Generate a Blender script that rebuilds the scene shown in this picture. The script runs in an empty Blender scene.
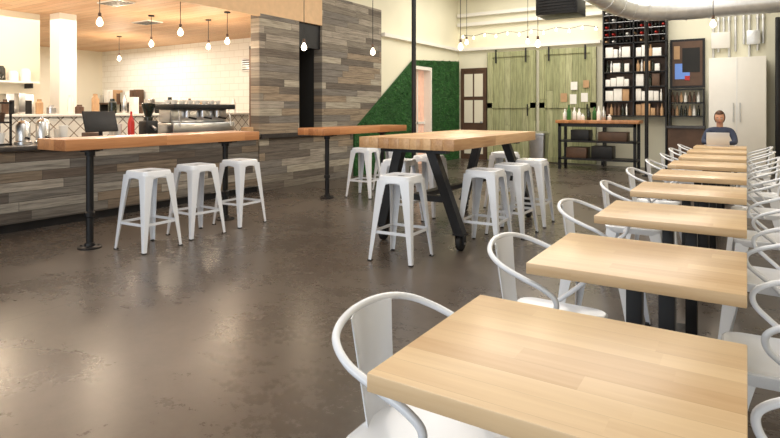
import bpy, bmesh, math, random
from mathutils import Vector, Matrix
random.seed(7)
S=bpy.context.scene
COL=S.collection
try:
    S.view_settings.view_transform='Standard'
    S.view_settings.exposure=0.0
except Exception: pass

# ---------------------------------------------------------------- materials
def srgb(r,g,b):
    f=lambda c:(c/255/12.92) if c/255<=0.04045 else ((c/255+0.055)/1.055)**2.4
    return (f(r),f(g),f(b),1)
class NT:
    def __init__(s,name):
        s.m=bpy.data.materials.new(name); s.m.use_nodes=True
        s.t=s.m.node_tree; s.b=s.t.nodes['Principled BSDF']
    def n(s,typ,**kw):
        x=s.t.nodes.new(typ)
        for k,v in kw.items(): setattr(x,k,v)
        return x
    def l(s,a,b): s.t.links.new(a,b)
    def math(s,op,a,b=None):
        x=s.t.nodes.new('ShaderNodeMath'); x.operation=op
        for i,v in enumerate((a,b)):
            if v is None: continue
            if isinstance(v,(int,float)): x.inputs[i].default_value=v
            else: s.l(v,x.inputs[i])
        return x.outputs[0]
def simple(name,col,rough=.5,metal=0,emit=None,es=0,noise=.06,scale=9,coat=0):
    k=NT(name); b=k.b
    b.inputs['Roughness'].default_value=rough; b.inputs['Metallic'].default_value=metal
    if coat: b.inputs['Coat Weight'].default_value=coat
    tc=k.n('ShaderNodeTexCoord'); nz=k.n('ShaderNodeTexNoise'); nz.inputs['Scale'].default_value=scale
    k.l(tc.outputs['Object'],nz.inputs['Vector'])
    r=k.n('ShaderNodeValToRGB'); k.l(nz.outputs['Fac'],r.inputs[0])
    r.color_ramp.elements[0].position=.3; r.color_ramp.elements[1].position=.7
    r.color_ramp.elements[0].color=tuple(c*(1-noise) for c in col[:3])+(1,)
    r.color_ramp.elements[1].color=tuple(min(1,c*(1+noise)) for c in col[:3])+(1,)
    k.l(r.outputs[0],b.inputs['Base Color'])
    if emit:
        b.inputs['Emission Color'].default_value=emit; b.inputs['Emission Strength'].default_value=es
    return k.m
def butcher(name,c1,c2,strip,axis='X',rough=.4,grain=1.0,seglen=1.1,line=.35,var=.55):
    k=NT(name); tc=k.n('ShaderNodeTexCoord'); oi=k.n('ShaderNodeObjectInfo'); sp=k.n('ShaderNodeSeparateXYZ'); k.l(tc.outputs['Object'],sp.inputs[0])
    a,c=(0,1) if axis=='X' else (1,0)
    along=sp.outputs[a]; across=sp.outputs[c]
    idx=k.math('FLOOR',k.math('DIVIDE',across,strip))
    idx=k.math('ADD',idx,k.math('MULTIPLY',oi.outputs['Random'],37.0))
    wn=k.n('ShaderNodeTexWhiteNoise',noise_dimensions='1D'); k.l(idx,wn.inputs['W'])
    seg=k.math('FLOOR',k.math('ADD',k.math('DIVIDE',along,seglen),k.math('MULTIPLY',wn.outputs[0],7.3)))
    wn2=k.n('ShaderNodeTexWhiteNoise',noise_dimensions='2D'); cb=k.n('ShaderNodeCombineXYZ')
    k.l(idx,cb.inputs[0]); k.l(seg,cb.inputs[1]); k.l(cb.outputs[0],wn2.inputs['Vector'])
    g=k.n('ShaderNodeCombineXYZ'); k.l(k.math('MULTIPLY',along,1.6),g.inputs[0]); k.l(k.math('MULTIPLY',across,22),g.inputs[1])
    k.l(k.math('ADD',k.math('MULTIPLY',sp.outputs[2],22),k.math('MULTIPLY',wn2.outputs[0],30)),g.inputs[2])
    nz=k.n('ShaderNodeTexNoise'); nz.inputs['Scale'].default_value=1.6; nz.inputs['Detail'].default_value=5; nz.inputs['Distortion'].default_value=.6
    k.l(g.outputs[0],nz.inputs['Vector'])
    f=k.math('ADD',k.math('MULTIPLY',wn2.outputs[0],var),k.math('MULTIPLY',nz.outputs['Fac'],.75*grain))
    f=k.math('SUBTRACT',f,.2)
    r=k.n('ShaderNodeValToRGB'); k.l(f,r.inputs[0]); r.color_ramp.elements[0].color=c2; r.color_ramp.elements[1].color=c1
    r.color_ramp.elements[1].position=.75
    fr=k.math('FRACT',k.math('DIVIDE',across,strip)); ln=k.math('LESS_THAN',fr,.02)
    mx=k.n('ShaderNodeMix',data_type='RGBA'); k.l(k.math('MULTIPLY',ln,line),mx.inputs[0]); k.l(r.outputs[0],mx.inputs[6]); mx.inputs[7].default_value=tuple(x*.45 for x in c2[:3])+(1,)
    k.l(mx.outputs[2],k.b.inputs['Base Color']); k.b.inputs['Roughness'].default_value=rough
    return k.m
def planks(name,cols,row,width,u='Y',v='Z',rough=.75,gap=.03,bump=.3,dark=(.5,.48,.46,1)):
    k=NT(name); tc=k.n('ShaderNodeTexCoord'); sp=k.n('ShaderNodeSeparateXYZ'); k.l(tc.outputs['Object'],sp.inputs[0])
    U=sp.outputs['XYZ'.index(u)]; V=sp.outputs['XYZ'.index(v)]
    rv=k.math('DIVIDE',V,row); ri=k.math('FLOOR',rv)
    w1=k.n('ShaderNodeTexWhiteNoise',noise_dimensions='1D'); k.l(ri,w1.inputs['W'])
    uu=k.math('ADD',k.math('DIVIDE',U,width),k.math('MULTIPLY',w1.outputs[0],9.7)); ui=k.math('FLOOR',uu)
    cb=k.n('ShaderNodeCombineXYZ'); k.l(ri,cb.inputs[0]); k.l(ui,cb.inputs[1])
    w2=k.n('ShaderNodeTexWhiteNoise',noise_dimensions='2D'); k.l(cb.outputs[0],w2.inputs['Vector'])
    g=k.n('ShaderNodeCombineXYZ'); k.l(k.math('MULTIPLY',U,2.0),g.inputs[0]); k.l(k.math('MULTIPLY',V,28),g.inputs[1]); k.l(k.math('MULTIPLY',w2.outputs[0],40),g.inputs[2])
    nz=k.n('ShaderNodeTexNoise'); nz.inputs['Scale'].default_value=1.3; nz.inputs['Detail'].default_value=7; nz.inputs['Roughness'].default_value=.65; k.l(g.outputs[0],nz.inputs['Vector'])
    r=k.n('ShaderNodeValToRGB'); r.color_ramp.interpolation='CONSTANT' if len(cols)>2 else 'LINEAR'
    while len(r.color_ramp.elements)<len(cols): r.color_ramp.elements.new(.5)
    for i,c in enumerate(cols):
        r.color_ramp.elements[i].position=i/len(cols); r.color_ramp.elements[i].color=c
    k.l(w2.outputs[0],r.inputs[0])
    dk=k.n('ShaderNodeMix',data_type='RGBA',blend_type='MULTIPLY'); dk.inputs[0].default_value=.85
    k.l(r.outputs[0],dk.inputs[6]); gr=k.n('ShaderNodeValToRGB'); k.l(nz.outputs['Fac'],gr.inputs[0])
    gr.color_ramp.elements[0].position=.33; gr.color_ramp.elements[0].color=dark; gr.color_ramp.elements[1].position=.6
    k.l(gr.outputs[0],dk.inputs[7])
    e=k.math('LESS_THAN',k.math('FRACT',rv),gap); e2=k.math('LESS_THAN',k.math('FRACT',uu),gap*row/width*.8)
    ed=k.math('MAXIMUM',e,e2)
    mx=k.n('ShaderNodeMix',data_type='RGBA'); k.l(k.math('MULTIPLY',ed,.8),mx.inputs[0]); k.l(dk.outputs[2],mx.inputs[6]); mx.inputs[7].default_value=tuple(x*.18 for x in cols[0][:3])+(1,)
    k.l(mx.outputs[2],k.b.inputs['Base Color']); k.b.inputs['Roughness'].default_value=rough
    bp=k.n('ShaderNodeBump'); bp.inputs['Strength'].default_value=bump; bp.inputs['Distance'].default_value=.01
    k.l(k.math('SUBTRACT',nz.outputs['Fac'],ed),bp.inputs['Height']); k.l(bp.outputs[0],k.b.inputs['Normal'])
    return k.m
def mat_floor():
    k=NT('polished_concrete'); tc=k.n('ShaderNodeTexCoord')
    a=k.n('ShaderNodeTexNoise'); a.inputs['Scale'].default_value=.8; a.inputs['Detail'].default_value=8; a.inputs['Roughness'].default_value=.62; a.inputs['Distortion'].default_value=.5
    b=k.n('ShaderNodeTexNoise'); b.inputs['Scale'].default_value=8; b.inputs['Detail'].default_value=10; b.inputs['Roughness'].default_value=.78
    k.l(tc.outputs['Object'],a.inputs['Vector']); k.l(tc.outputs['Object'],b.inputs['Vector'])
    f=k.math('ADD',k.math('MULTIPLY',a.outputs['Fac'],.6),k.math('MULTIPLY',b.outputs['Fac'],.4))
    r=k.n('ShaderNodeValToRGB'); k.l(f,r.inputs[0]); r.color_ramp.elements[0].position=.36; r.color_ramp.elements[0].color=srgb(62,54,48)
    r.color_ramp.elements[1].position=.65; r.color_ramp.elements[1].color=srgb(99,90,82)
    sp=k.n('ShaderNodeSeparateXYZ'); k.l(tc.outputs['Object'],sp.inputs[0])
    j=k.math('LESS_THAN',k.math('FRACT',k.math('DIVIDE',k.math('ADD',sp.outputs[1],.55),3.6)),.0022)
    j2=k.math('LESS_THAN',k.math('FRACT',k.math('DIVIDE',k.math('ADD',sp.outputs[0],.1),3.9)),.002)
    mx=k.n('ShaderNodeMix',data_type='RGBA'); k.l(k.math('MULTIPLY',k.math('MAXIMUM',j,j2),.5),mx.inputs[0]); k.l(r.outputs[0],mx.inputs[6]); mx.inputs[7].default_value=(.012,.01,.009,1)
    k.l(mx.outputs[2],k.b.inputs['Base Color'])
    rr=k.n('ShaderNodeMapRange'); k.l(f,rr.inputs[0]); rr.inputs[1].default_value=.3; rr.inputs[2].default_value=.7; rr.inputs[3].default_value=.22; rr.inputs[4].default_value=.34
    k.l(rr.outputs[0],k.b.inputs['Roughness']); k.b.inputs['Specular IOR Level'].default_value=.5
    bp=k.n('ShaderNodeBump'); bp.inputs['Strength'].default_value=.05; k.l(b.outputs['Fac'],bp.inputs['Height']); k.l(bp.outputs[0],k.b.inputs['Normal'])
    return k.m
def mat_lattice():
    k=NT('diamond_tile'); tc=k.n('ShaderNodeTexCoord'); sp=k.n('ShaderNodeSeparateXYZ'); k.l(tc.outputs['Object'],sp.inputs[0])
    s=k.math('ADD',sp.outputs[0],sp.outputs[1]); 
    a=k.math('FRACT',k.math('DIVIDE',k.math('ADD',s,sp.outputs[2]),.2)); b=k.math('FRACT',k.math('DIVIDE',k.math('SUBTRACT',s,sp.outputs[2]),.2))
    e=k.math('MAXIMUM',k.math('LESS_THAN',a,.1),k.math('LESS_THAN',b,.1))
    mx=k.n('ShaderNodeMix',data_type='RGBA'); k.l(e,mx.inputs[0]); mx.inputs[6].default_value=srgb(236,232,222); mx.inputs[7].default_value=srgb(140,126,110)
    k.l(mx.outputs[2],k.b.inputs['Base Color']); k.b.inputs['Roughness'].default_value=.3
    return k.m
def mat_tile():
    k=NT('white_wall_tile'); tc=k.n('ShaderNodeTexCoord'); sp=k.n('ShaderNodeSeparateXYZ'); k.l(tc.outputs['Object'],sp.inputs[0])
    cb=k.n('ShaderNodeCombineXYZ'); k.l(k.math('ADD',sp.outputs[0],sp.outputs[1]),cb.inputs[0]); k.l(sp.outputs[2],cb.inputs[1])
    bt=k.n('ShaderNodeTexBrick'); k.l(cb.outputs[0],bt.inputs['Vector']); bt.inputs['Scale'].default_value=1
    bt.inputs['Brick Width'].default_value=.3; bt.inputs['Row Height'].default_value=.15; bt.inputs['Mortar Size'].default_value=.005
    bt.inputs['Color1'].default_value=srgb(240,239,232); bt.inputs['Color2'].default_value=srgb(235,233,225); bt.inputs['Mortar'].default_value=srgb(214,209,198)
    k.l(bt.outputs[0],k.b.inputs['Base Color']); k.b.inputs['Roughness'].default_value=.4
    return k.m
M={}
M['white']=simple('white_enamel',srgb(230,234,241),.25,0,noise=.01,coat=.4)
M['hole']=simple('dark_recess',(.02,.02,.02,1),.8)  # near-black colour put in for shade in the seat holes and passage
M['blk']=simple('black_steel',srgb(30,30,32),.45,.3,noise=.2)
M['rub']=simple('black_rubber',srgb(24,24,25),.7)
M['steel']=simple('brushed_steel',(.6,.6,.6,1),.28,1,noise=.05)
M['galv']=simple('galvanised_duct',(.72,.73,.73,1),.36,.7,noise=.08)
M['maple']=butcher('maple_laminate',srgb(226,198,158),srgb(198,162,120),.075,'X',.32,1.0,.7,.3,.5)
M['bar']=butcher('oiled_fir_bar',srgb(204,146,98),srgb(150,94,56),.09,'Y',.32,1)
M['comm']=butcher('reclaimed_butcher_block',srgb(220,182,136),srgb(164,116,74),.075,'Y',.32,1)
M['reclaim']=planks('reclaimed_barnwood',[srgb(138,130,118),srgb(164,155,142),srgb(110,101,92),srgb(154,138,118),srgb(128,122,115),srgb(176,168,152)],.125,1.15,gap=.045,bump=.6,dark=(.42,.4,.38,1))
M['barfront']=planks('weathered_bar_front',[srgb(120,114,106),srgb(150,144,134),srgb(90,82,75),srgb(130,115,98),srgb(106,101,96),srgb(162,154,142),srgb(98,86,76)],.11,.9,gap=.055,bump=.7,dark=(.34,.33,.32,1))
M['ceilwood']=planks('ceiling_wood_boards',[srgb(226,184,146),srgb(230,192,154),srgb(220,176,136),srgb(228,188,148)],.14,2.6,u='X',v='Y',gap=.04,bump=.1,rough=.6,dark=(.8,.78,.75,1))
M['barndoor']=planks('green_door_boards',[srgb(170,173,130),srgb(182,184,142),srgb(158,162,120),srgb(176,178,138)],.16,9,u='Z',v='X',gap=.05)
M['cream']=simple('cream_paint',srgb(234,227,207),.8,noise=.03,scale=1.2)
M['paleg']=simple('pale_wall_paint',srgb(232,228,206),.8,noise=.04,scale=1.0)
M['ceil']=simple('ceiling_paint',srgb(222,218,205),.85,noise=.03)
M['fascia']=simple('fascia_paint',srgb(214,180,140),.6,noise=.06)
M['floor']=mat_floor()
M['lat']=mat_lattice()
M['tile']=mat_tile()
M['green']=simple('turf_green',srgb(30,78,32),.85,noise=.4,scale=40)
M['leaf']=simple('leaf_green',srgb(46,100,42),.7,noise=.5,scale=6)
M['dkwood']=simple('dark_wood',srgb(88,64,48),.5,noise=.2,scale=5)
M['brick']=simple('daylit_brick_view',srgb(216,170,146),.8,noise=.15,emit=srgb(226,190,166),es=.35)  # emission stands in for daylight on the orange brick outside
M['bulb']=simple('glowing_bulb',(1,.85,.6,1),.3,emit=(1,.8,.55,1),es=7)
M['box']=simple('white_cardboard',srgb(238,236,230),.6,noise=.04)
M['tan']=simple('tan_cardboard',srgb(186,150,112),.7,noise=.08)
M['red']=simple('red_plastic',srgb(190,40,30),.35)
M['bottle']=simple('dark_glass_bottle',srgb(30,36,28),.12,noise=.1)
M['cup']=simple('ceramic_white',srgb(236,233,226),.25,noise=.01)
M['stone']=simple('dark_stone_top',srgb(60,56,54),.3,noise=.25,scale=14)
M['skin']=simple('skin',srgb(214,160,132),.5,noise=.03)
M['hair']=simple('brown_hair',srgb(84,56,38),.6,noise=.25,scale=30)
M['jacket']=simple('slate_blue_jacket',srgb(58,66,88),.85,noise=.1)
M['jeans']=simple('blue_jeans',srgb(46,58,84),.85,noise=.1)
M['alum']=simple('laptop_aluminium',srgb(214,216,220),.3,.3,noise=.01)
M['screen']=simple('lit_screen',srgb(90,120,180),.3,emit=srgb(90,130,200),es=.5)
M['eye']=simple('eye_dark',srgb(30,24,20),.3)
M['lip']=simple('lip',srgb(176,100,90),.5)
def mat_glass():
    k=NT('window_glass'); k.b.inputs['Transmission Weight'].default_value=1; k.b.inputs['Roughness'].default_value=.02; k.b.inputs['IOR'].default_value=1.05
    return k.m
M['glass']=mat_glass()

# ---------------------------------------------------------------- mesh builder
class B:
    def __init__(s): s.bm=bmesh.new(); s.mats=[]
    def mi(s,m):
        if m not in s.mats: s.mats.append(m)
        return s.mats.index(m)
    def _fin(s,faces,m,smooth):
        i=s.mi(m)
        for f in faces: f.material_index=i; f.smooth=smooth
    def box(s,x0,x1,y0,y1,z0,z1,m,bev=0,rot=None,piv=None):
        t=bmesh.new(); bmesh.ops.create_cube(t,size=1)
        for v in t.verts: v.co=Vector(((x0+x1)/2+v.co.x*(x1-x0),(y0+y1)/2+v.co.y*(y1-y0),(z0+z1)/2+v.co.z*(z1-z0)))
        if bev: bmesh.ops.bevel(t,geom=t.edges[:],offset=bev,segments=2,affect='EDGES',profile=.5)
        if rot is not None:
            p=Vector(piv) if piv else Vector(((x0+x1)/2,(y0+y1)/2,(z0+z1)/2))
            for v in t.verts: v.co=rot@(v.co-p)+p
        s.merge(t,m,False)
    def merge(s,t,m,smooth):
        mp={}
        for v in t.verts: mp[v]=s.bm.verts.new(v.co)
        fs=[]
        for f in t.faces:
            try: fs.append(s.bm.faces.new([mp[v] for v in f.verts]))
            except ValueError: pass
        s._fin(fs,m,smooth); t.free()
    def loft(s,rings,m,closed=True,cap=True,smooth=True):
        R=[[s.bm.verts.new(p) for p in r] for r in rings]; fs=[]
        n=len(R[0])
        for a,b in zip(R,R[1:]):
            for i in range(n if closed else n-1):
                j=(i+1)%n
                try: fs.append(s.bm.faces.new([a[i],a[j],b[j],b[i]]))
                except ValueError: pass
        s._fin(fs,m,smooth)
        if cap and closed:
            c=[s.bm.faces.new(list(reversed(R[0]))),s.bm.faces.new(R[-1])]; s._fin(c,m,False)
    def tube(s,pts,r,m,n=10,cyc=False,cap=True):
        P=[Vector(p) for p in pts]; N=len(P); rs=r if isinstance(r,(list,tuple)) else [r]*N
        T=[]
        for i in range(N):
            a=P[(i-1)%N] if (cyc or i>0) else P[i]; b=P[(i+1)%N] if (cyc or i<N-1) else P[i]
            T.append((b-a).normalized())
        u=T[0].orthogonal().normalized(); rings=[]
        for i in range(N):
            u=(u-T[i]*u.dot(T[i])).normalized(); w=T[i].cross(u)
            rings.append([P[i]+(u*math.cos(2*math.pi*k/n)+w*math.sin(2*math.pi*k/n))*rs[i] for k in range(n)])
        if cyc: rings.append(rings[0])
        s.loft(rings,m,True,cap and not cyc)
    def cyl(s,a,b,r,m,n=16,r2=None): s.tube([a,b],[r,r if r2 is None else r2],m,n)
    def lathe(s,c,prof,m,n=20,axis='Z'):
        c=Vector(c); rings=[]
        for r,z in prof:
            ring=[]
            for k in range(n):
                a=2*math.pi*k/n
                p=(max(r,1e-4)*math.cos(a),max(r,1e-4)*math.sin(a),z)
                if axis=='Y': p=(p[0],p[2],p[1])
                if axis=='X': p=(p[2],p[0],p[1])
                ring.append(c+Vector(p))
            rings.append(ring)
        s.loft(rings,m)
    def prism(s,poly,d0,d1,m,axis='X'):
        def P(a,b,d): return Vector((d,a,b)) if axis=='X' else (Vector((a,d,b)) if axis=='Y' else Vector((a,b,d)))
        s.loft([[P(a,b,d0) for a,b in poly],[P(a,b,d1) for a,b in poly]],m,smooth=False)
    def mesh(s,name):
        bmesh.ops.recalc_face_normals(s.bm,faces=s.bm.faces[:])
        me=bpy.data.meshes.new(name); s.bm.to_mesh(me); s.bm.free()
        for m in s.mats: me.materials.append(M[m])
        try: me.set_sharp_from_angle(angle=math.radians(38))
        except Exception: pass
        return me
    def obj(s,name,loc=(0,0,0),rz=0,parent=None):
        return place(s.mesh(name),name,loc,rz,parent)
def place(me,name,loc=(0,0,0),rz=0,parent=None):
    o=bpy.data.objects.new(name,me); COL.objects.link(o); o.location=loc; o.rotation_euler[2]=rz
    if parent: o.parent=parent
    return o
def catmull(P,k=6):
    P=[Vector(p) for p in P]; out=[]
    Q=[P[0]*2-P[1]]+P+[P[-1]*2-P[-2]]
    for i in range(1,len(Q)-2):
        for j in range(k):
            t=j/k; a,b,c,d=Q[i-1:i+3]
            out.append(.5*((2*b)+(c-a)*t+(2*a-5*b+4*c-d)*t*t+(3*b-a-3*c+d)*t**3))
    out.append(P[-1]); return out
def rsq(h,r,z,n=5,hy=None):
    hy=hy or h; out=[]
    for cx,cy,a0 in ((h-r,hy-r,0),(-h+r,hy-r,90),(-h+r,-hy+r,180),(h-r,-hy+r,270)):
        for i in range(n+1):
            a=math.radians(a0+90*i/n); out.append(Vector((cx+r*math.cos(a),cy+r*math.sin(a),z)))
    return out

# ---------------------------------------------------------------- room shell
YB=14.4; XR=1.6; YF=-2.6
def shell(name,parts):
    b=B()
    for p in parts: b.box(*p)
    return b.obj(name)
shell('floor',[(-15.2,XR+.1,YF-.1,YB+.1,-.1,0,'floor')])
shell('ceiling',[(-7.0,XR+.1,YF-.1,YB+.1,4.6,4.7,'ceil')])
shell('ceiling_bar',[(-15.2,-6.84,YF-.1,6.72,2.95,3.05,'ceilwood'),(-15.2,-7.0,6.72,9.0,2.95,3.05,'ceilwood')])
shell('trim_1',[(-6.84,-6.78,YF,6.72,2.9,4.6,'fascia'),(-7.0,-6.8,6.72,8.35,2.95,4.6,'fascia')])
shell('wall_back',[(-6.9,XR+.1,YB,YB+.1,0,4.6,'paleg')])
shell('wall_right',[(XR,XR+.1,YF,YB,0,4.6,'cream')])
shell('wall_left',[(-10.1,-10.0,YF,4.85,0,2.95,'cream')])
shell('wall_kitchen_side',[(-15.1,-10.1,4.75,4.85,0,2.95,'cream')])
shell('wall_kitchen_end',[(-15.1,-15.0,4.85,8.9,0,2.95,'cream')])
shell('wall_kitchen_back',[(-15.1,-7.0,8.9,9.0,0,2.95,'tile')])
shell('wall_barnwood',[(-7.0,-6.8,6.72,7.7,0,2.95,'reclaim'),(-7.0,-6.8,8.35,10.4,0,3.55,'reclaim'),(-7.0,-6.85,7.7,8.35,2.5,2.95,'blk'),(-7.0,-6.8,7.7,8.35,0,.9,'reclaim')])
shell('wall_left_upper',[(-7.0,-6.84,8.35,10.4,3.55,4.6,'paleg'),(-7.0,-6.84,10.4,11.75,0,4.6,'paleg'),(-7.0,-6.84,12.65,YB,0,4.6,'paleg'),(-7.0,-6.84,11.75,12.65,2.45,4.6,'paleg')])
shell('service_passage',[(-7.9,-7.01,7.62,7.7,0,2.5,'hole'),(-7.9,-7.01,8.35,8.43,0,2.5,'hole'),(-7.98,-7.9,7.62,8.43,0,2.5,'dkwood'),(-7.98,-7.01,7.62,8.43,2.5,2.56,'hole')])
b=B()
b.box(-10,XR,YF-.1,YF,0,.5,'cream'); b.box(-10,XR,YF-.1,YF,2.9,4.6,'cream')
for x in (-10,-7.2,-4.3,-1.4,XR-.3): b.box(x,x+.3,YF-.1,YF,.5,2.9,'cream')
b.obj('wall_front')
for i,x in enumerate((-9.7,-6.9,-4.0,-1.1)):
    w={0:2.5,1:2.6,2:2.6,3:2.4}[i]; b=B()
    for xx in (x,x+w/2-.02,x+w-.04): b.box(xx,xx+.04,YF-.08,YF-.02,.5,2.9,'blk')
    for z in (.5,1.9,2.86): b.box(x,x+w,YF-.08,YF-.02,z,z+.04,'blk')
    b.box(x,x+w,YF-.055,YF-.045,.5,2.9,'glass'); b.obj('window_%d'%(i+1))
shell('column',[(-9.82,-9.52,4.92,5.2,0,2.95,'cup')])
shell('trim_2',[(-6.83,-3.0,YB-.12,YB,2.98,3.06,'cup')])
shell('trim_3',[(-6.84,-6.74,10.45,YB-.12,2.98,3.06,'cup')])
b=B(); 
for z in (3.66,3.92): b.box(-6.8,-2.95,YB-.14,YB-.02,z,z+.09,'cup')
b.obj('trim_4')
shell('baseboard_back',[(-3.0,-2.9,YB-.02,YB,0,.1,'blk')])
b=B(); pts=[]
for i in range(12):
    x=-6.6+i*.32; zz=3.36-.05*(i%2); pts.append((x,YB-.2,zz+.06))
    b.lathe((x,YB-.2,zz),[(.014,.05),(.016,.03),(.03,0),(.026,-.025),(.004,-.036)],'bulb',10)
b.tube(catmull(pts,3),.006,'blk',6)
for x in (pts[0],pts[-1]): b.cyl(x,(x[0],YB-.001,x[2]),.008,'blk',6)
b.obj('string_lights')

# green wall
b=B(); 
b.prism([(9.35,0),(9.35,.95),(11.75,2.55),(11.75,0)],-6.8,-6.76,'green')
b.prism([(11.75,2.4),(11.75,2.55),(12.65,2.604),(12.65,2.4)],-6.8,-6.76,'green')
b.prism([(12.65,0),(12.65,2.604),(14.3,2.7),(14.3,0)],-6.8,-6.76,'green')
def topz(y): return .95+(y-9.35)*1.6/2.4 if y<11.75 else 2.55+(y-11.75)*.06
n=0; rnd=random.Random(3)
while n<9000:
    y=rnd.uniform(9.35,14.28); z=rnd.uniform(.02,2.72)
    if z>topz(y) or (11.75<y<12.65 and z<2.4): continue
    n+=1; a=rnd.uniform(0,6.28); L=rnd.uniform(.03,.06); w=.011
    p=Vector((-6.762,y,z)); d=Vector((rnd.uniform(.5,1),math.cos(a)*.7,math.sin(a)*.7)).normalized()*L
    q=Vector((0,-math.sin(a),math.cos(a)))*w
    f=b.bm.faces.new([b.bm.verts.new(v) for v in (p-q,p+q,p+d)]); b._fin([f],'leaf',False)
b.obj('living_green_wall')
b=B()
for y in (11.75,12.59): b.box(-6.99,-6.74,y,y+.06,0,2.42,'cup')
b.box(-6.99,-6.74,11.81,12.59,2.34,2.42,'cup'); 
b.box(-6.98,-6.94,11.81,12.59,.0,2.34,'brick')
b.box(-6.94,-6.9,11.81,12.59,1.0,1.06,'cup'); b.box(-6.94,-6.9,12.17,12.22,0,2.34,'cup')
b.cyl((-6.88,11.88,1.05),(-6.88,11.88,1.25),.015,'steel')
b.obj('door_1')

# bar
b=B(); b.box(-7.0,-6.8,-1.0,6.7,.1,.9,'barfront'); b.box(-7.0,-6.84,-1.0,6.7,0,.1,'blk')
b.box(-7.45,-6.74,-1.0,6.7,.9,.95,'stone',.008)
b.obj('bar_counter')
shell('trim_5',[(-6.795,-6.74,6.71,9.3,.88,.95,'stone')])
b=B(); b.box(-8.9,-8.7,1.2,8.3,0,1.25,'lat'); b.box(-8.95,-8.65,1.2,8.3,1.25,1.29,'cup',.005); b.obj('tiled_half_wall')

def bar_table(name,y0,y1,legs):
    b=B(); b.box(-5.7,-5.2,y0,y1,.975,1.08,'bar',.006)
    for y in legs:
        b.lathe((-5.44,y,0),[(.11,0),(.11,.012),(.10,.02),(.05,.024),(.045,.05),(.034,.055),(.034,.9),(.046,.905),(.046,.94),(.09,.945),(.09,.975)],'blk')
        for k in range(4):
            a=k*math.pi/2+.78; b.lathe((-5.44+.08*math.cos(a),y+.08*math.sin(a),.018),[(.012,0),(.012,.012),(.005,.016)],'blk',8)
        b.lathe((-5.44,y,.3),[(.034,0),(.046,.01),(.046,.05),(.034,.06)],'blk')
        b.box(-5.62,-5.28,y-.04,y+.04,.958,.975,'blk')
    b.obj(name)
bar_table('bar_height_table',2.74,5.14,(3.1,4.8))
bar_table('bar_height_table',6.42,8.79,(6.8,8.35))

# communal table
b=B(); X0,X1,Y0,Y1=-3.38,-2.3,4.75,7.15
nb=9; w=(X1-X0)/nb
for i in range(nb): b.box(X0+i*w+.0008,X0+(i+1)*w-.0008,Y0,Y1,.965,1.075,'comm',.003)
for y in (4.93,6.93):
    for xt,xb in ((-3.0,-3.2),(-2.62,-2.32)):
        d=.05; ring=lambda x,z:[Vector((x-d,y-.045,z)),Vector((x+d,y-.045,z)),Vector((x+d,y+.045,z)),Vector((x-d,y+.045,z))]
        b.loft([ring(xb,.16),ring(xt,.93)],'blk',smooth=False)
        b.box(xb-.06,xb+.06,y-.05,y+.05,.15,.165,'blk'); 
        for sx in (-1,1): b.box(xb+sx*.04-.004,xb+sx*.04+.004,y-.025,y+.04,.055,.155,'blk')
        b.lathe((xb,y+.01,.072),[(.02,-.03),(.058,-.028),(.072,-.018),(.072,.018),(.058,.028),(.02,.03)],'rub',24,'X')
        b.lathe((xb,y+.01,.072),[(.012,-.047),(.012,.047)],'steel',10,'X')
    b.box(-3.2,-2.45,y-.05,y+.05,.925,.965,'blk'); b.box(-3.1,-2.5,y-.03,y+.03,.45,.51,'blk')
b.box(-2.87,-2.77,4.93,6.93,.455,.505,'blk'); b.box(-2.9,-2.74,4.95,6.9,.93,.96,'blk')
b.obj('communal_table')

# stool
def legL(b,sx,sy,ct,cb,zt,zb,wt,wb,m='white',segs=5):
    rings=[]
    for i in range(segs+1):
        t=i/segs; z=zt+(zb-zt)*t; c=ct+(cb-ct)*t; w=wt+(wb-wt)*(t**.75); th=.004; r=.008
        loc=[(0,w),(0,r),(r*.3,r*.3),(r,0),(w,0),(w,th),(r+th,th),(th+r*.3,th+r*.3),(th,r+th),(th,w)]
        rings.append([Vector((sx*(c-p),sy*(c-q),z)) for p,q in loc])
    b.loft(rings,m,smooth=False)
def stool_mesh():
    b=B()
    b.loft([rsq(.165,.045,.70),rsq(.158,.045,.745),rsq(.155,.045,.757),rsq(.148,.04,.762),rsq(.138,.036,.759),rsq(.1,.03,.753),rsq(.032,.012,.752,hy=.02)],'white',cap=False)
    b.loft([rsq(.032,.012,.752,hy=.02),rsq(.03,.012,.735,hy=.018)],'hole')
    b.loft([rsq(.162,.045,.70),rsq(.155,.04,.71),rsq(.05,.03,.712)],'white',cap=True)
    for sx in (-1,1):
        for sy in (-1,1):
            legL(b,sx,sy,.163,.222,.725,.0,.098,.032)
            b.box(sx*.207-.018,sx*.207+.018,sy*.207-.018,sy*.207+.018,0,.012,'rub',.003)
    for k in range(4):
        R=Matrix.Rotation(k*math.pi/2,3,'Z'); 
        out=[Vector((x,-.162,z)) for x,z in [(-.165,.66),(-.16,.71),(.16,.71),(.165,.66)]+[(.1*math.cos(a),.66+.035*math.sin(a)) for a in [i*math.pi/8 for i in range(9)]]]
        o2=[p+Vector((0,.004,0)) for p in out]
        b.loft([[R@p for p in out],[R@p for p in o2]],'white',smooth=False)
        c=.163+(.222-.163)*(.725-.26)/.725-.012
        b.box(-c,c,-c-.003,-c+.003,.247,.273,'white',0,R,(0,0,0))
    return b.mesh('metal_bar_stool')
SM=stool_mesh()
stools=[(-4.97,3.42,.05),(-5.06,4.06,-.06),(-5.1,4.72,.04),(-5.05,7.25,.1),(-5.05,8.0,-.05),
 (-2.66,4.40,.05),(-2.2,5.25,.03),(-2.17,5.93,-.04),(-2.17,6.6,.05),(-3.5,5.75,.05),(-3.48,6.45,-.08),(-2.85,7.5,.0)]
for x,y,r in stools: place(SM,'metal_bar_stool',(x,y,0),r)

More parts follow.
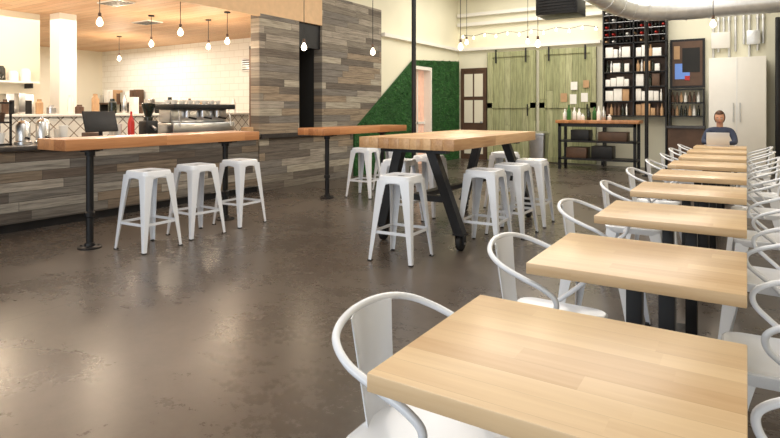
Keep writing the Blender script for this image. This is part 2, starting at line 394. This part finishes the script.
# dining armchair (faces +X)
def chair_mesh():
    b=B()
    b.loft([rsq(.195,.07,.405),rsq(.205,.07,.435),rsq(.205,.07,.447),rsq(.197,.065,.452),rsq(.185,.06,.446),rsq(.12,.05,.438),rsq(.02,.01,.437)],'white',cap=True)
    for sx in (-1,1):
        for sy in (-1,1):
            legL(b,sx,sy,.192,.235,.425,0,.085,.03)
            b.box(sx*.219-.017,sx*.219+.017,sy*.219-.017,sy*.219+.017,0,.012,'rub',.003)
    half=[(-.06,-.206,.415),(-.03,-.214,.455),(.03,-.228,.505),(.082,-.240,.555),(.088,-.248,.605),(.04,-.252,.642),(-.04,-.254,.672),(-.13,-.245,.705),(-.2,-.20,.737),(-.236,-.115,.758),(-.25,0,.765)]
    P=half+[(x,-y,z) for x,y,z in reversed(half[:-1])]
    b.tube(catmull(P,5),.0115,'white',10)
    N=10
    def row(t,off):
        z=.42+t*.337; w=.074+.02*t+.012*t*t; out=[]
        xc=-.188-.058*t**.85
        for i in range(N+1):
            u=i/N*2-1; y=u*w
            x=xc+(.03*u*u)*(.4+.6*t)-(.010*math.cos(u*math.pi*.5)*math.sin(t*math.pi))
            out.append(Vector((x+off,y,z)))
        return out
    rings=[]
    for j in range(9):
        t=j/8; f=row(t,0); bk=row(t,-.004); rings.append(f+bk[::-1])
    b.loft(rings,'white')
    return b.mesh('metal_dining_armchair')
CM=chair_mesh()
def dtable_mesh():
    b=B(); b.box(-.368,.368,-.325,.325,.706,.75,'maple',.004)
    b.box(-.24,.30,-.22,.22,.698,.706,'blk')
    for x in (-.02,.1): b.box(x-.03,x+.03,-.03,.03,.02,.7,'blk',.004)
    b.box(-.25,.30,-.035,.035,.008,.03,'blk',.004); b.box(.0,.08,-.26,.26,.008,.03,'blk',.004)
    for x,y in ((-.23,0),(.28,0),(.04,.24),(.04,-.24)): b.lathe((x,y,0),[(.02,0),(.02,.009)],'rub',10)
    return b.mesh('cafe_dining_table')
TM=dtable_mesh()
ys=[1.385+a for a in (0,1.10,2.27,3.44,4.62,5.80,6.98,8.16,9.34)]
rr=random.Random(5)
for i,y in enumerate(ys):
    place(TM,'cafe_dining_table',(-.366,y,0))
    place(CM,'metal_dining_armchair',(-.735+rr.uniform(-.02,.02),y+rr.uniform(-.03,.03),0),rr.uniform(-.08,.08) if i else .0)
    place(CM,'metal_dining_armchair',(.10+rr.uniform(-.02,.03),y+rr.uniform(-.03,.03),0),math.pi+rr.uniform(-.08,.08))
place(CM,'metal_dining_armchair',(-.4,11.56,0),-math.pi/2)

# person
pe=bpy.data.objects.new('seated_person',None); COL.objects.link(pe); pe.location=(-.4,11.5,0)
def skinobj(name,verts,edges,rad,mat,parent,sub=2,root=0):
    me=bpy.data.meshes.new(name); me.from_pydata(verts,edges,[]); me.update(); me.materials.append(M[mat])
    o=bpy.data.objects.new(name,me); COL.objects.link(o); o.parent=parent
    sk=o.modifiers.new('s','SKIN'); sk.use_smooth_shade=True
    for i,r in enumerate(rad):
        v=me.skin_vertices[0].data[i]; v.radius=(r,r) if not isinstance(r,tuple) else r; v.use_root=(i==root)
    o.modifiers.new('u','SUBSURF').levels=sub; o.modifiers['u'].render_levels=sub
    return o
V=[(0,.03,.53),(0,.03,.68),(0,.01,.84),(0,0,.98),(0,0,1.05),
   (-.1,0,.99),(-.175,0,.985),(-.225,-.09,.85),(-.235,-.17,.79),(-.16,-.33,.785),(-.12,-.39,.782),
   (.1,0,.99),(.175,0,.985),(.225,-.09,.85),(.235,-.17,.79),(.16,-.33,.785),(.12,-.39,.782)]
E=[(0,1),(1,2),(2,3),(3,4),(3,5),(5,6),(6,7),(7,8),(8,9),(9,10),(3,11),(11,12),(12,13),(13,14),(14,15),(15,16)]
Rr=[(.15,.11),(.135,.1),(.15,.105),(.12,.09),.06,.08,.065,.052,.046,.036,.032,.08,.065,.052,.046,.036,.032]
skinobj('jacket',V,E,Rr,'jacket',pe)
V=[(0,.03,.53),(-.09,-.0,.52),(-.12,-.22,.52),(-.13,-.42,.5),(-.13,-.42,.3),(-.13,-.41,.09),(.09,-.0,.52),(.12,-.22,.52),(.13,-.42,.5),(.13,-.42,.3),(.13,-.41,.09)]
E=[(0,1),(1,2),(2,3),(3,4),(4,5),(0,6),(6,7),(7,8),(8,9),(9,10)]
skinobj('jeans',V,E,[.1,.085,.078,.062,.055,.042,.085,.078,.062,.055,.042],'jeans',pe)
b=B()
for sx in (-1,1):
    b.loft([[Vector((sx*.13+w*math.cos(a),-.46+l*math.sin(a),z)) for a in [k*math.pi/8 for k in range(16)]] for z,w,l in ((0,.045,.13),(.03,.046,.13),(.06,.042,.10),(.1,.038,.05))],'rub')
b.obj('shoes',parent=pe)
def head():
    b=B(); t=bmesh.new(); bmesh.ops.create_uvsphere(t,u_segments=28,v_segments=20,radius=1)
    for v in t.verts:
        x,y,z=v.co
        w=1-.28*max(0,-z)**1.5
        yy=y*.098*(1-.1*max(0,-z)); 
        if y<0: yy*= .92
        n=math.exp(-((x/.17)**2))*math.exp(-(((z+.18)/.2)**2)) if y<0 else 0
        yy-=.022*n
        e=math.exp(-(((abs(x)-.38)/.16)**2))*math.exp(-(((z-.02)/.1)**2)) if y<0 else 0
        yy+=.010*e
        ch=math.exp(-((x/.3)**2))*math.exp(-(((z+.85)/.2)**2)) if y<0 else 0
        yy-=.012*ch
        v.co=Vector((x*.076*w,yy,z*.118))
    b.merge(t,'skin',True)
    b.cyl((0,.02,-.2),(0,.012,-.06),.052,'skin',16,.05)
    for sx in (-1,1):
        b.lathe((sx*.03,-.079,.003),[(.001,-.011),(.008,-.008),(.011,0),(.008,.008),(.001,.011)],'cup',10,'X')
        b.lathe((sx*.03,-.0885,.003),[(.0045,-.002),(.0045,.002)],'eye',10,'Y')
        b.box(sx*.03-.016,sx*.03+.016,-.092,-.084,.02,.025,'hair',.001)
        t=bmesh.new(); bmesh.ops.create_uvsphere(t,u_segments=10,v_segments=8,radius=1)
        for v in t.verts: v.co=Vector((sx*.078+v.co.x*.008,.008+v.co.y*.018,-.005+v.co.z*.03))
        b.merge(t,'skin',True)
    t=bmesh.new(); bmesh.ops.create_uvsphere(t,u_segments=12,v_segments=8,radius=1)
    for v in t.verts: v.co=Vector((v.co.x*.022,-.084+v.co.y*.008,-.058+v.co.z*.008))
    b.merge(t,'lip',True)
    o=b.obj('head',parent=pe); o.location=(0,-.015,1.215); o.rotation_euler[0]=math.radians(14)
    b=B(); t=bmesh.new(); bmesh.ops.create_uvsphere(t,u_segments=28,v_segments=20,radius=1)
    dele=[v for v in t.verts if (v.co.y<-.25 and v.co.z<.48) or v.co.z<-.75]
    bmesh.ops.delete(t,geom=dele,context='VERTS')
    for v in t.verts: v.co=Vector((v.co.x*.087,v.co.y*.108+.006,v.co.z*.128+.004))
    b.merge(t,'hair',True); h=b.obj('hair',parent=o); m=h.modifiers.new('so','SOLIDIFY'); m.thickness=.008
head()
for sx in (-1,1):
    b=B(); W=Vector((sx*.12,-.39,.782))
    d=Vector((-sx*.35,-1,-.05)).normalized(); side=Vector((0,0,1)).cross(d).normalized()
    rings=[]
    for t,w,h in ((0,.022,.017),(.03,.034,.014),(.07,.04,.013),(.09,.036,.011)):
        c=W+d*t; rings.append([c+side*w*math.cos(a)+Vector((0,0,h*math.sin(a))) for a in [k*math.pi/6 for k in range(12)]])
    b.loft(rings,'skin')
    for i,(o,L) in enumerate(((-.028,.06),(-.010,.07),(.010,.066),(.027,.052))):
        p=W+d*.082+side*o; z=Vector((0,0,1))
        b.tube(catmull([p,p+d*L*.4+z*.006,p+d*L*.75-z*.002,p+d*L-z*.012],3),[.009]*4+[.0085]*3+[.0075]*2+[.006],'skin',8)
    th=-1 if side.dot(Vector((-sx,0,0)))<0 else 1
    p=W+d*.03+side*.03*th
    b.tube(catmull([p,p+side*th*.02+d*.02,p+side*th*.028+d*.05],3),[.011,.011,.0105,.01,.009,.008,.007],'skin',8)
    b.obj('hand_right' if sx<0 else 'hand_left',parent=pe)
b=B(); b.box(-.165,.165,-.115,.115,.75,.764,'alum',.004); b.box(-.14,.14,-.07,.09,.764,.766,'blk')
R=Matrix.Rotation(math.radians(18),3,'X')
b.box(-.165,.165,-.119,-.111,.764,.99,'alum',.003,R,(0,-.115,.764)); b.box(-.15,.15,-.1108,-.1098,.775,.98,'screen',0,R,(0,-.115,.764))
b.obj('laptop',(-.4,10.9,0))

# back area
def barndoor(name,x0,x1):
    b=B(); b.box(x0,x1,YB-.09,YB-.04,.03,2.9,'barndoor')
    for z in (.03,1.4,2.76): b.box(x0,x1,YB-.12,YB-.09,z,z+.14,'barndoor')
    for x in (x0,x1-.14): b.box(x,x+.14,YB-.12,YB-.09,.17,2.76,'barndoor')
    b.cyl((x1-.2,YB-.15,1.2),(x1-.2,YB-.15,1.5),.015,'blk'); b.box(x1-.21,x1-.19,YB-.15,YB-.12,1.2,1.22,'blk'); b.box(x1-.21,x1-.19,YB-.15,YB-.12,1.48,1.5,'blk')
    for x in (x0+.25,x1-.25): b.box(x-.02,x+.02,YB-.135,YB-.12,2.6,2.96,'blk')
    b.obj(name)
barndoor('door_2',-5.92,-4.6); barndoor('door_3',-4.5,-3.1)
b=B(); b.box(-6.68,-6.02,YB-.06,YB-.02,0,2.45,'dkwood')
for x in (-6.72,-6.03): b.box(x,x+.07,YB-.08,YB-.0,0,2.5,'dkwood')
b.box(-6.65,-6.03,YB-.08,YB,2.43,2.5,'dkwood')
for z in (.15,1.0,1.72): 
    for x in (-6.62,-6.32): b.box(x,x+.25,YB-.075,YB-.055,z,z+.62,'cream')
b.lathe((-6.1,YB-.1,1.02),[(.01,-.03),(.03,-.02),(.03,.02),(.01,.03)],'steel',12,'Y')
b.obj('door_4')
b=B(); x0,x1,y0,y1=-3.72,-1.95,13.0,13.65
b.box(x0,x1,y0,y1,1.05,1.12,'bar',.005)
for x in (x0+.05,x1-.11):
    for y in (y0+.04,y1-.1): b.box(x,x+.06,y,y+.06,0,1.05,'blk')
for z in (.22,.62): b.box(x0+.05,x1-.05,y0+.04,y1-.04,z,z+.04,'blk')
b.box(x0+.05,x1-.05,y0+.04,y0+.07,.97,1.05,'blk')
b.obj('workbench')
def small_boxes(name,lst):
    b=B()
    for a in lst: b.box(*a)
    return b.obj(name)
small_boxes('storage_crates',[(-3.5,-3.05,13.1,13.5,.26,.5,'dkwood',.01),(-2.95,-2.5,13.1,13.5,.26,.54,'blk',.01),(-3.4,-3.0,13.1,13.5,.66,.9,'blk',.01),(-2.8,-2.2,13.1,13.5,.66,.86,'dkwood',.01)])
rr=random.Random(11)
b=B()
for i in range(10):
    x=-3.6+i*.11; h=rr.uniform(.12,.42); m=rr.choice(['tan','box','box','leaf','box','bottle','steel'])
    b.lathe((x,13.3+rr.uniform(-.1,.1),1.12),[(.04,0),(.046,.01),(.046,h*.6),(.02,h*.75),(.018,h)],m,14)
b.obj('counter_jars')
b=B()
for x,z,w,h,m in ((-3.95,1.55,.16,.22,'tan'),(-3.72,1.5,.16,.24,'box'),(-3.45,1.55,.16,.22,'box'),(-3.7,1.85,.16,.2,'box'),(-3.4,1.9,.14,.18,'tan')): b.box(x,x+w,YB-.128,YB-.121,z,z+h,m)
b.obj('notice_papers')
b=B(); b.loft([rsq(.17,.05,0),rsq(.2,.05,.75),rsq(.21,.05,.76),rsq(.21,.05,.8),rsq(.15,.05,.84)],'steel')
b.obj('waste_bin',(-4.2,13.3,0))
b=B(); x0,x1=-2.9,-1.52; z0,z1=1.2,3.75; yb=YB-.02; yf=YB-.34
for x in (x0,-2.23,x1-.03): b.box(x,x+.03,yf,yb,0 if x!=-2.23 else z0,z1,'blk')
b.box(x0,x1,yb-.02,yb,z0,z1,'dkwood')
lv=[z0+i*.34 for i in range(6)]
for z in lv+[z1-.03]: b.box(x0,x1,yf,yb,z,z+.025,'blk')
zg=lv[-1]
for i in range(1,5): b.box(x0,x1,yf+.01,yb-.05,zg+i*.17,zg+i*.17+.01,'steel')
n=9
for i in range(1,n): b.box(x0+i*(x1-x0)/n-.004,x0+i*(x1-x0)/n+.004,yf+.01,yb-.05,zg,z1,'blk')
for i in range(n):
    for j in range(5):
        if rr.random()<.85:
            x=x0+(i+.5)*(x1-x0)/n; z=zg+j*.17+.012+.055
            if z>z1-.08: continue
            mt=rr.choice(['bottle','bottle','dkwood','tan','red','box'])
            b.lathe((x,yf+.0,z),[(.016,0),(.018,.03),(.018,.09),(.044,.14),(.046,.27)],mt,10,'Y')
b.obj('wine_rack')
b=B()
for z in lv[:-1]:
    for xa,xb in ((x0+.06,-2.26),(-2.17,x1-.06)):
        x=xa
        while x<xb-.08:
            if rr.random()<.6:
                w=rr.uniform(.1,.2); w=min(w,xb-x); b.box(x,x+w-.012,yf+.04,yf+.22,z+.025,z+.025+rr.uniform(.16,.29),rr.choice(['box','box','box','cup','tan','box','dkwood']),.004)
            else:
                w=.085; b.lathe((x+.04,yf+.08,z+.025),[(.036,0),(.037,.16),(.014,.21),(.014,.27)],rr.choice(['bottle','dkwood','bottle','tan','steel']),10)
            x+=w
b.obj('shelved_goods')
b=B(); xa,xb=-1.48,-.78
b.box(xa,xb,YB-.06,YB-.02,1.85,2.95,'blk'); b.box(xa+.05,xb-.05,YB-.066,YB-.06,1.9,2.9,'dkwood'); b.box(xa+.1,xb-.3,YB-.07,YB-.066,2.05,2.4,'screen'); b.box(xa+.25,xb-.1,YB-.074,YB-.07,2.2,2.75,'hole')
b.box(xa+.08,xa+.2,YB-.078,YB-.074,2.5,2.8,'tan'); b.box(xa+.3,xa+.4,YB-.078,YB-.074,2.02,2.12,'red')
b.obj('framed_display')
b=B()
for z in (1.2,1.5,1.8): b.box(xa,xb,YB-.3,YB-.02,z,z+.025,'blk')
for x in (xa,xb-.03): b.box(x,x+.03,YB-.3,YB-.02,1.0,1.825,'blk')
for z in (1.225,1.525):
    x=xa+.07
    while x<xb-.08:
        b.lathe((x,YB-.17,z),[(.032,0),(.033,.13),(.014,.18),(.013,.23)],rr.choice(['bottle','box','tan','dkwood','box']),10); x+=.085
b.box(xa-.02,xb+.02,YB-.55,YB-.02,.95,1.0,'stone'); b.box(xa,xb,YB-.5,YB-.02,0,.95,'dkwood')
b.obj('wall_shelf_with_bottles')
b=B(); b.box(-.68,.34,13.75,YB-.01,.08,2.45,'cup',.01); b.box(-.64,.3,13.8,YB-.05,0,.08,'blk')
b.box(-.175,-.165,13.744,13.752,.12,2.42,'galv')
for x in (-.23,-.11): b.cyl((x,13.71,1.1),(x,13.71,1.5),.012,'steel'); b.box(x-.008,x+.008,13.71,13.75,1.12,1.14,'steel'); b.box(x-.008,x+.008,13.71,13.75,1.46,1.48,'steel')
b.obj('tall_white_cabinet')
b=B()
for i,x in enumerate((-.62,-.52,-.42,-.32,-.2,-.05,.05,.2,.3)):
    b.cyl((x,YB-.04,2.47+(i%3)*.15),(x,YB-.04,4.6),.025,'galv',10)
    b.cyl((x,YB-.04,3.3),(x,YB-.04,3.36),.036,'galv',10)
b.box(-.66,-.3,YB-.13,YB-.01,2.7,3.05,'cup',.01); b.box(0,.25,YB-.13,YB-.01,2.75,3.05,'galv',.01)
b.obj('electrical_conduits')
small_boxes('dark_screen_panel',[(.55,1.3,14.0,14.1,0,3.2,'dkwood',.01),(.5,.58,13.96,14.14,0,3.25,'blk',.01),(1.27,1.35,13.96,14.14,0,3.25,'blk',.01)])
# duct
b=B()
P=catmull([(-3.5,9.2,4.2),(-2.95,10.1,4.0),(-2.4,11.1,3.55),(-1.9,11.9,3.34),(-1.1,12.2,3.3),(0,12.2,3.3),(1.58,12.2,3.3)],8)
b.tube(P,.21,'galv',20)
for i in range(3,len(P)-1,3):
    d=(P[i+1]-P[i]).normalized(); b.tube([P[i]-d*.012,P[i]+d*.012],.222,'galv',20)
for x in (-.8,.6): b.cyl((x,12.2,3.45),(x,12.2,4.6),.008,'blk',6)
b.cyl((-3.5,9.2,4.15),(-3.5,9.2,4.6),.21,'galv',20)
b.obj('spiral_air_duct')
b=B(); b.box(-2.95,-2.1,9.6,10.3,3.3,3.75,'blk',.02)
for i in range(6): b.box(-2.9,-2.15,9.575,9.6,3.36+i*.06,3.38+i*.06,'blk')
for x in (-2.85,-2.2): b.cyl((x,9.95,3.75),(x,9.95,4.6),.01,'blk',6)
b.obj('unit_heater',(-.75,1.9,0))
b=B(); b.lathe((-5.2,9.05,0),[(.09,0),(.09,.015),(.042,.02),(.042,4.58),(.08,4.58),(.08,4.6)],'blk'); b.obj('support_post')
b=B(); b.lathe((-1.72,12.5,0),[(.09,0),(.09,.015),(.036,.02),(.036,4.58),(.08,4.58),(.08,4.6)],'blk'); b.obj('support_post')

# pendants
def pendant(x,y,z,zc,e):
    b=B(); b.cyl((0,0,.09),(0,0,zc-z),.005,'blk',6)
    b.lathe((0,0,0),[(.016,.09),(.02,.082),(.02,.035),(.017,.032)],'dkwood',12)
    b.lathe((0,0,0),[(.015,.032),(.018,.018),(.036,-.014),(.04,-.04),(.034,-.064),(.016,-.08),(.001,-.084)],'bulb',16)
    b.lathe((0,0,0),[(.05,zc-z-.02),(.05,zc-z)],'blk',14)
    b.obj('pendant_bulb',(x,y,z))
    if e:
        L=bpy.data.lights.new('pendant_glow','POINT'); L.energy=e; L.color=(1,.79,.56); L.shadow_soft_size=.12
        o=bpy.data.objects.new('pendant_glow',L); COL.objects.link(o); o.location=(x,y,z-.25)
for x,y,z,e in ((-6.97,4.1,2.5,28),(-8.5,5.9,2.5,28),(-6.9,5.26,2.5,0),(-8.05,6.72,2.5,28),(-7.15,6.35,2.5,18),(-8.6,3.6,2.5,32),(-11.5,7.2,2.5,40),(-7.0,2.3,2.5,25)): pendant(x,y,z,2.95,e)
for x,y,z,e in ((-5.47,6.3,2.3,10),(-5.0,7.4,2.3,0),(-3.9,8.3,2.4,10),(-2.72,8.57,2.4,10),(-5.3,11.6,2.9,14),(-4.1,12.2,2.9,14),(-.4,9.2,2.6,10),(-2.84,5.9,2.75,10)): pendant(x,y,z,4.6,e)

# bar equipment
b=B(); 
b.box(-7.42,-6.98,5.2,6.35,1.0,1.16,'steel',.02); b.box(-7.4,-7.1,5.25,6.3,1.16,1.38,'steel',.03); b.box(-7.42,-6.96,5.2,6.35,1.36,1.44,'blk',.015)
for y in (5.25,6.3):
    for x in (-7.38,-7.02): b.lathe((x,y,.95),[(.02,0),(.02,.05)],'blk',10)
for y in (5.5,5.78,6.06):
    b.lathe((-7.05,y,1.24),[(.035,0),(.035,.1)],'steel',14); b.cyl((-7.02,y,1.24),(-6.86,y,1.22),.014,'blk',10)
for y in (5.3,6.25): b.cyl((-7.0,y,1.36),(-6.95,y,1.1),.008,'steel',8)
for i in range(7):
    for j in range(2): b.lathe((-7.32+j*.13,5.35+i*.14,1.44),[(.025,0),(.042,.05),(.044,.06)],'cup',12)
b.obj('espresso_machine')
def grinder(x,y):
    b=B(); b.box(x-.09,x+.09,y-.1,y+.1,.95,1.2,'blk',.02); b.lathe((x,y,1.2),[(.06,0),(.06,.05),(.045,.06),(.09,.2),(.092,.24),(.08,.25)],'bottle',18)
    b.cyl((x+.09,y,1.12),(x+.17,y,1.08),.02,'steel',10); b.obj('coffee_grinder')
grinder(-7.2,4.95); grinder(-7.25,2.55)
b=B(); b.box(-7.25,-7.0,4.05,4.35,.95,.98,'blk',.01); b.cyl((-7.12,4.2,.98),(-7.12,4.2,1.15),.025,'blk')
R=Matrix.Rotation(math.radians(-18),3,'Y'); b.box(-7.14,-7.11,3.98,4.42,1.06,1.34,'blk',.01,R); b.obj('point_of_sale_terminal')
b=B(); b.lathe((-7.1,4.62,.95),[(.042,0),(.044,.22),(.035,.27),(.014,.32),(.014,.38)],'red',14); b.obj('red_squeeze_bottle')
def urn(x,y,h=.4):
    b=B(); b.lathe((x,y,.95),[(.09,0),(.09,.03),(.075,.04),(.075,h),(.05,h+.04),(.02,h+.06),(.02,h+.08)],'steel',20); b.cyl((x+.07,y,1.03),(x+.14,y,1.02),.012,'blk',8); b.obj('coffee_urn')
urn(-7.15,3.28,.22); urn(-7.15,3.5,.24)
b=B()
for z in (.95,1.2,1.42): b.box(-7.35,-7.05,2.85,3.12,z,z+.02,'blk')
for x in (-7.35,-7.07):
    for y in (2.85,3.1): b.box(x,x+.02,y,y+.02,.95,1.44,'blk')
for i in range(2):
    for j in range(2): b.lathe((-7.27+.13*i,2.92+j*.12,.97),[(.035,0),(.05,.12)],'box',12); b.lathe((-7.27+.13*i,2.92+j*.12,1.22),[(.035,0),(.05,.1)],'dkwood',12)
b.obj('cup_rack')
for y in (3.78,4.5,6.5): 
    b=B()
    for i in range(2): b.lathe((-7.34+.12*i,y,.95),[(.04,0),(.055,.16+.05*i)],'box',14)
    b.obj('paper_cup_stack')
b=B()
for y,m,h in ((3.88,'dkwood',.12),(6.5,'tan',.12)): b.box(-7.0,-6.85,y,y+.14,.95,.95+h,m,.01)
b.obj('counter_display_boxes')
b=B(); y=1.5; r3=random.Random(21)
while y<8.1:
    w=r3.uniform(.07,.13); h=r3.uniform(.1,.34); m=r3.choice(['box','cup','steel','tan','cup','bottle','dkwood','steel'])
    if r3.random()<.7: b.lathe((-8.8,y,1.291),[(w*.42,0),(w*.5,.01),(w*.5,h*.75),(w*.3,h*.85),(w*.3,h)],m,12)
    else: b.box(-8.87,-8.73,y-w/2,y+w/2,1.291,1.29+h,m,.005)
    y+=w+r3.uniform(.02,.18)
b.obj('kitchen_containers')
b=B(); b.box(-9.98,-9.4,.5,4.7,0,.9,'dkwood',.005); b.box(-9.98,-9.38,.5,4.7,.9,.95,'cup',.005); b.obj('back_bar_cabinet')
b=B()
for z in (1.78,):
    b.box(-9.98,-9.7,2.6,4.7,z,z+.03,'box')
    y=2.7
    while y<4.5:
        w=rr.uniform(.1,.18); h=rr.uniform(.12,.28)
        b.lathe((-9.84,y+w/2,z+.03),[(w*.4,0),(w*.45,.01),(w*.45,h*.8),(w*.3,h)],rr.choice(['box','bottle','steel','tan','steel']),12); y+=w+.02
for y in (2.7,3.6,4.6): b.box(-9.98,-9.74,y,y+.02,1.7,1.78,'blk')
b.obj('wall_shelf_with_jars')
b=B(); b.box(-9.9,-9.5,3.5,3.95,.95,1.4,'steel',.02); b.box(-9.85,-9.48,3.55,3.9,1.05,1.3,'blk',.01); b.lathe((-9.7,3.72,1.4),[(.12,0),(.13,.2),(.1,.24)],'cup',16); b.obj('coffee_brewer')
b=B(); b.box(-9.9,-9.45,4.1,4.5,.95,1.6,'steel',.02); b.box(-9.46,-9.44,4.14,4.46,1.0,1.5,'blk'); b.obj('water_boiler')
b=B(); b.box(-13.5,-8.1,8.35,8.88,0,.9,'steel',.01); b.box(-13.5,-8.1,8.33,8.89,.9,.94,'steel')
b.obj('kitchen_counter')
b=B(); b.box(-12.3,-11.5,8.4,8.85,.94,1.55,'steel',.02); b.box(-12.2,-11.75,8.385,8.4,1.02,1.45,'blk'); b.cyl((-11.65,8.38,1.15),(-11.65,8.38,1.4),.012,'blk'); b.obj('countertop_oven')
b=B()
z=1.5
b.box(-14.8,-12.9,8.6,8.89,z,z+.04,'dkwood'); x=-14.7
while x<-13.1:
    w=rr.uniform(.12,.25); b.box(x,x+w,8.65,8.85,z+.04,z+.04+rr.uniform(.15,.35),rr.choice(['dkwood','box','steel','tan']),.01); x+=w+.03
for x in (-14.7,-13.8,-13.0): b.box(x,x+.03,8.65,8.89,z-.2,z,'blk')
b.obj('kitchen_shelf')
b=B(); b.box(-9.5,-8.9,8.84,8.9,2.2,2.5,'galv',.01)
for i in range(5): b.box(-9.46,-8.94,8.83,8.85,2.24+i*.05,2.26+i*.05,'blk')
b.obj('air_vent_grille')
for x,y in ((-9.2,6.3),(-7.9,4.9)):
    b=B(); b.box(x-.25,x+.25,y-.15,y+.15,2.93,2.95,'cup')
    for i in range(5): b.box(x-.22,x+.22,y-.12+i*.055,y-.1+i*.055,2.925,2.935,'blk')
    b.obj('ceiling_air_vent')

# ---------------------------------------------------------------- lights
def area(loc,rot,sx,sy,e,col=(1,1,1)):  # unseen area lights added to brighten room and kitchen, no fixtures modelled
    L=bpy.data.lights.new('fill_light','AREA'); L.shape='RECTANGLE'; L.size=sx; L.size_y=sy; L.energy=e; L.color=col
    o=bpy.data.objects.new('area_fill',L); COL.objects.link(o); o.location=loc; o.rotation_euler=rot; return o
area((-2.6,2.5,4.5),(0,0,0),5,4,140,(1,.95,.89))
area((-2.6,8.0,4.5),(0,0,0),5,4,215,(1,.95,.87))
area((-3.0,12.3,4.5),(0,0,0),6,2.5,210,(1,.96,.88))
area((-3.2,YF+.1,1.8),(math.radians(90),0,0),8,2.3,150,(.86,.93,1))  # added just inside the front windows to stand in for daylight
area((-9.0,5.5,2.85),(0,0,0),3,4,88,(1,.91,.78))
area((-12.5,7.0,2.85),(0,0,0),3,3,100,(1,.95,.86))
w=bpy.data.worlds.new('World'); S.world=w; w.use_nodes=True
w.node_tree.nodes['Background'].inputs[0].default_value=(.85,.92,1,1); w.node_tree.nodes['Background'].inputs[1].default_value=1.0

# ---------------------------------------------------------------- camera
c=bpy.data.cameras.new('Camera'); co=bpy.data.objects.new('Camera',c); COL.objects.link(co); S.camera=co
F=564; c.sensor_width=36; c.lens=36*F/780; co.location=(0,0,1.35)
co.rotation_euler=(math.radians(90),0,math.radians(32.3))
c.shift_y=-(219-110)/780; c.clip_start=.05
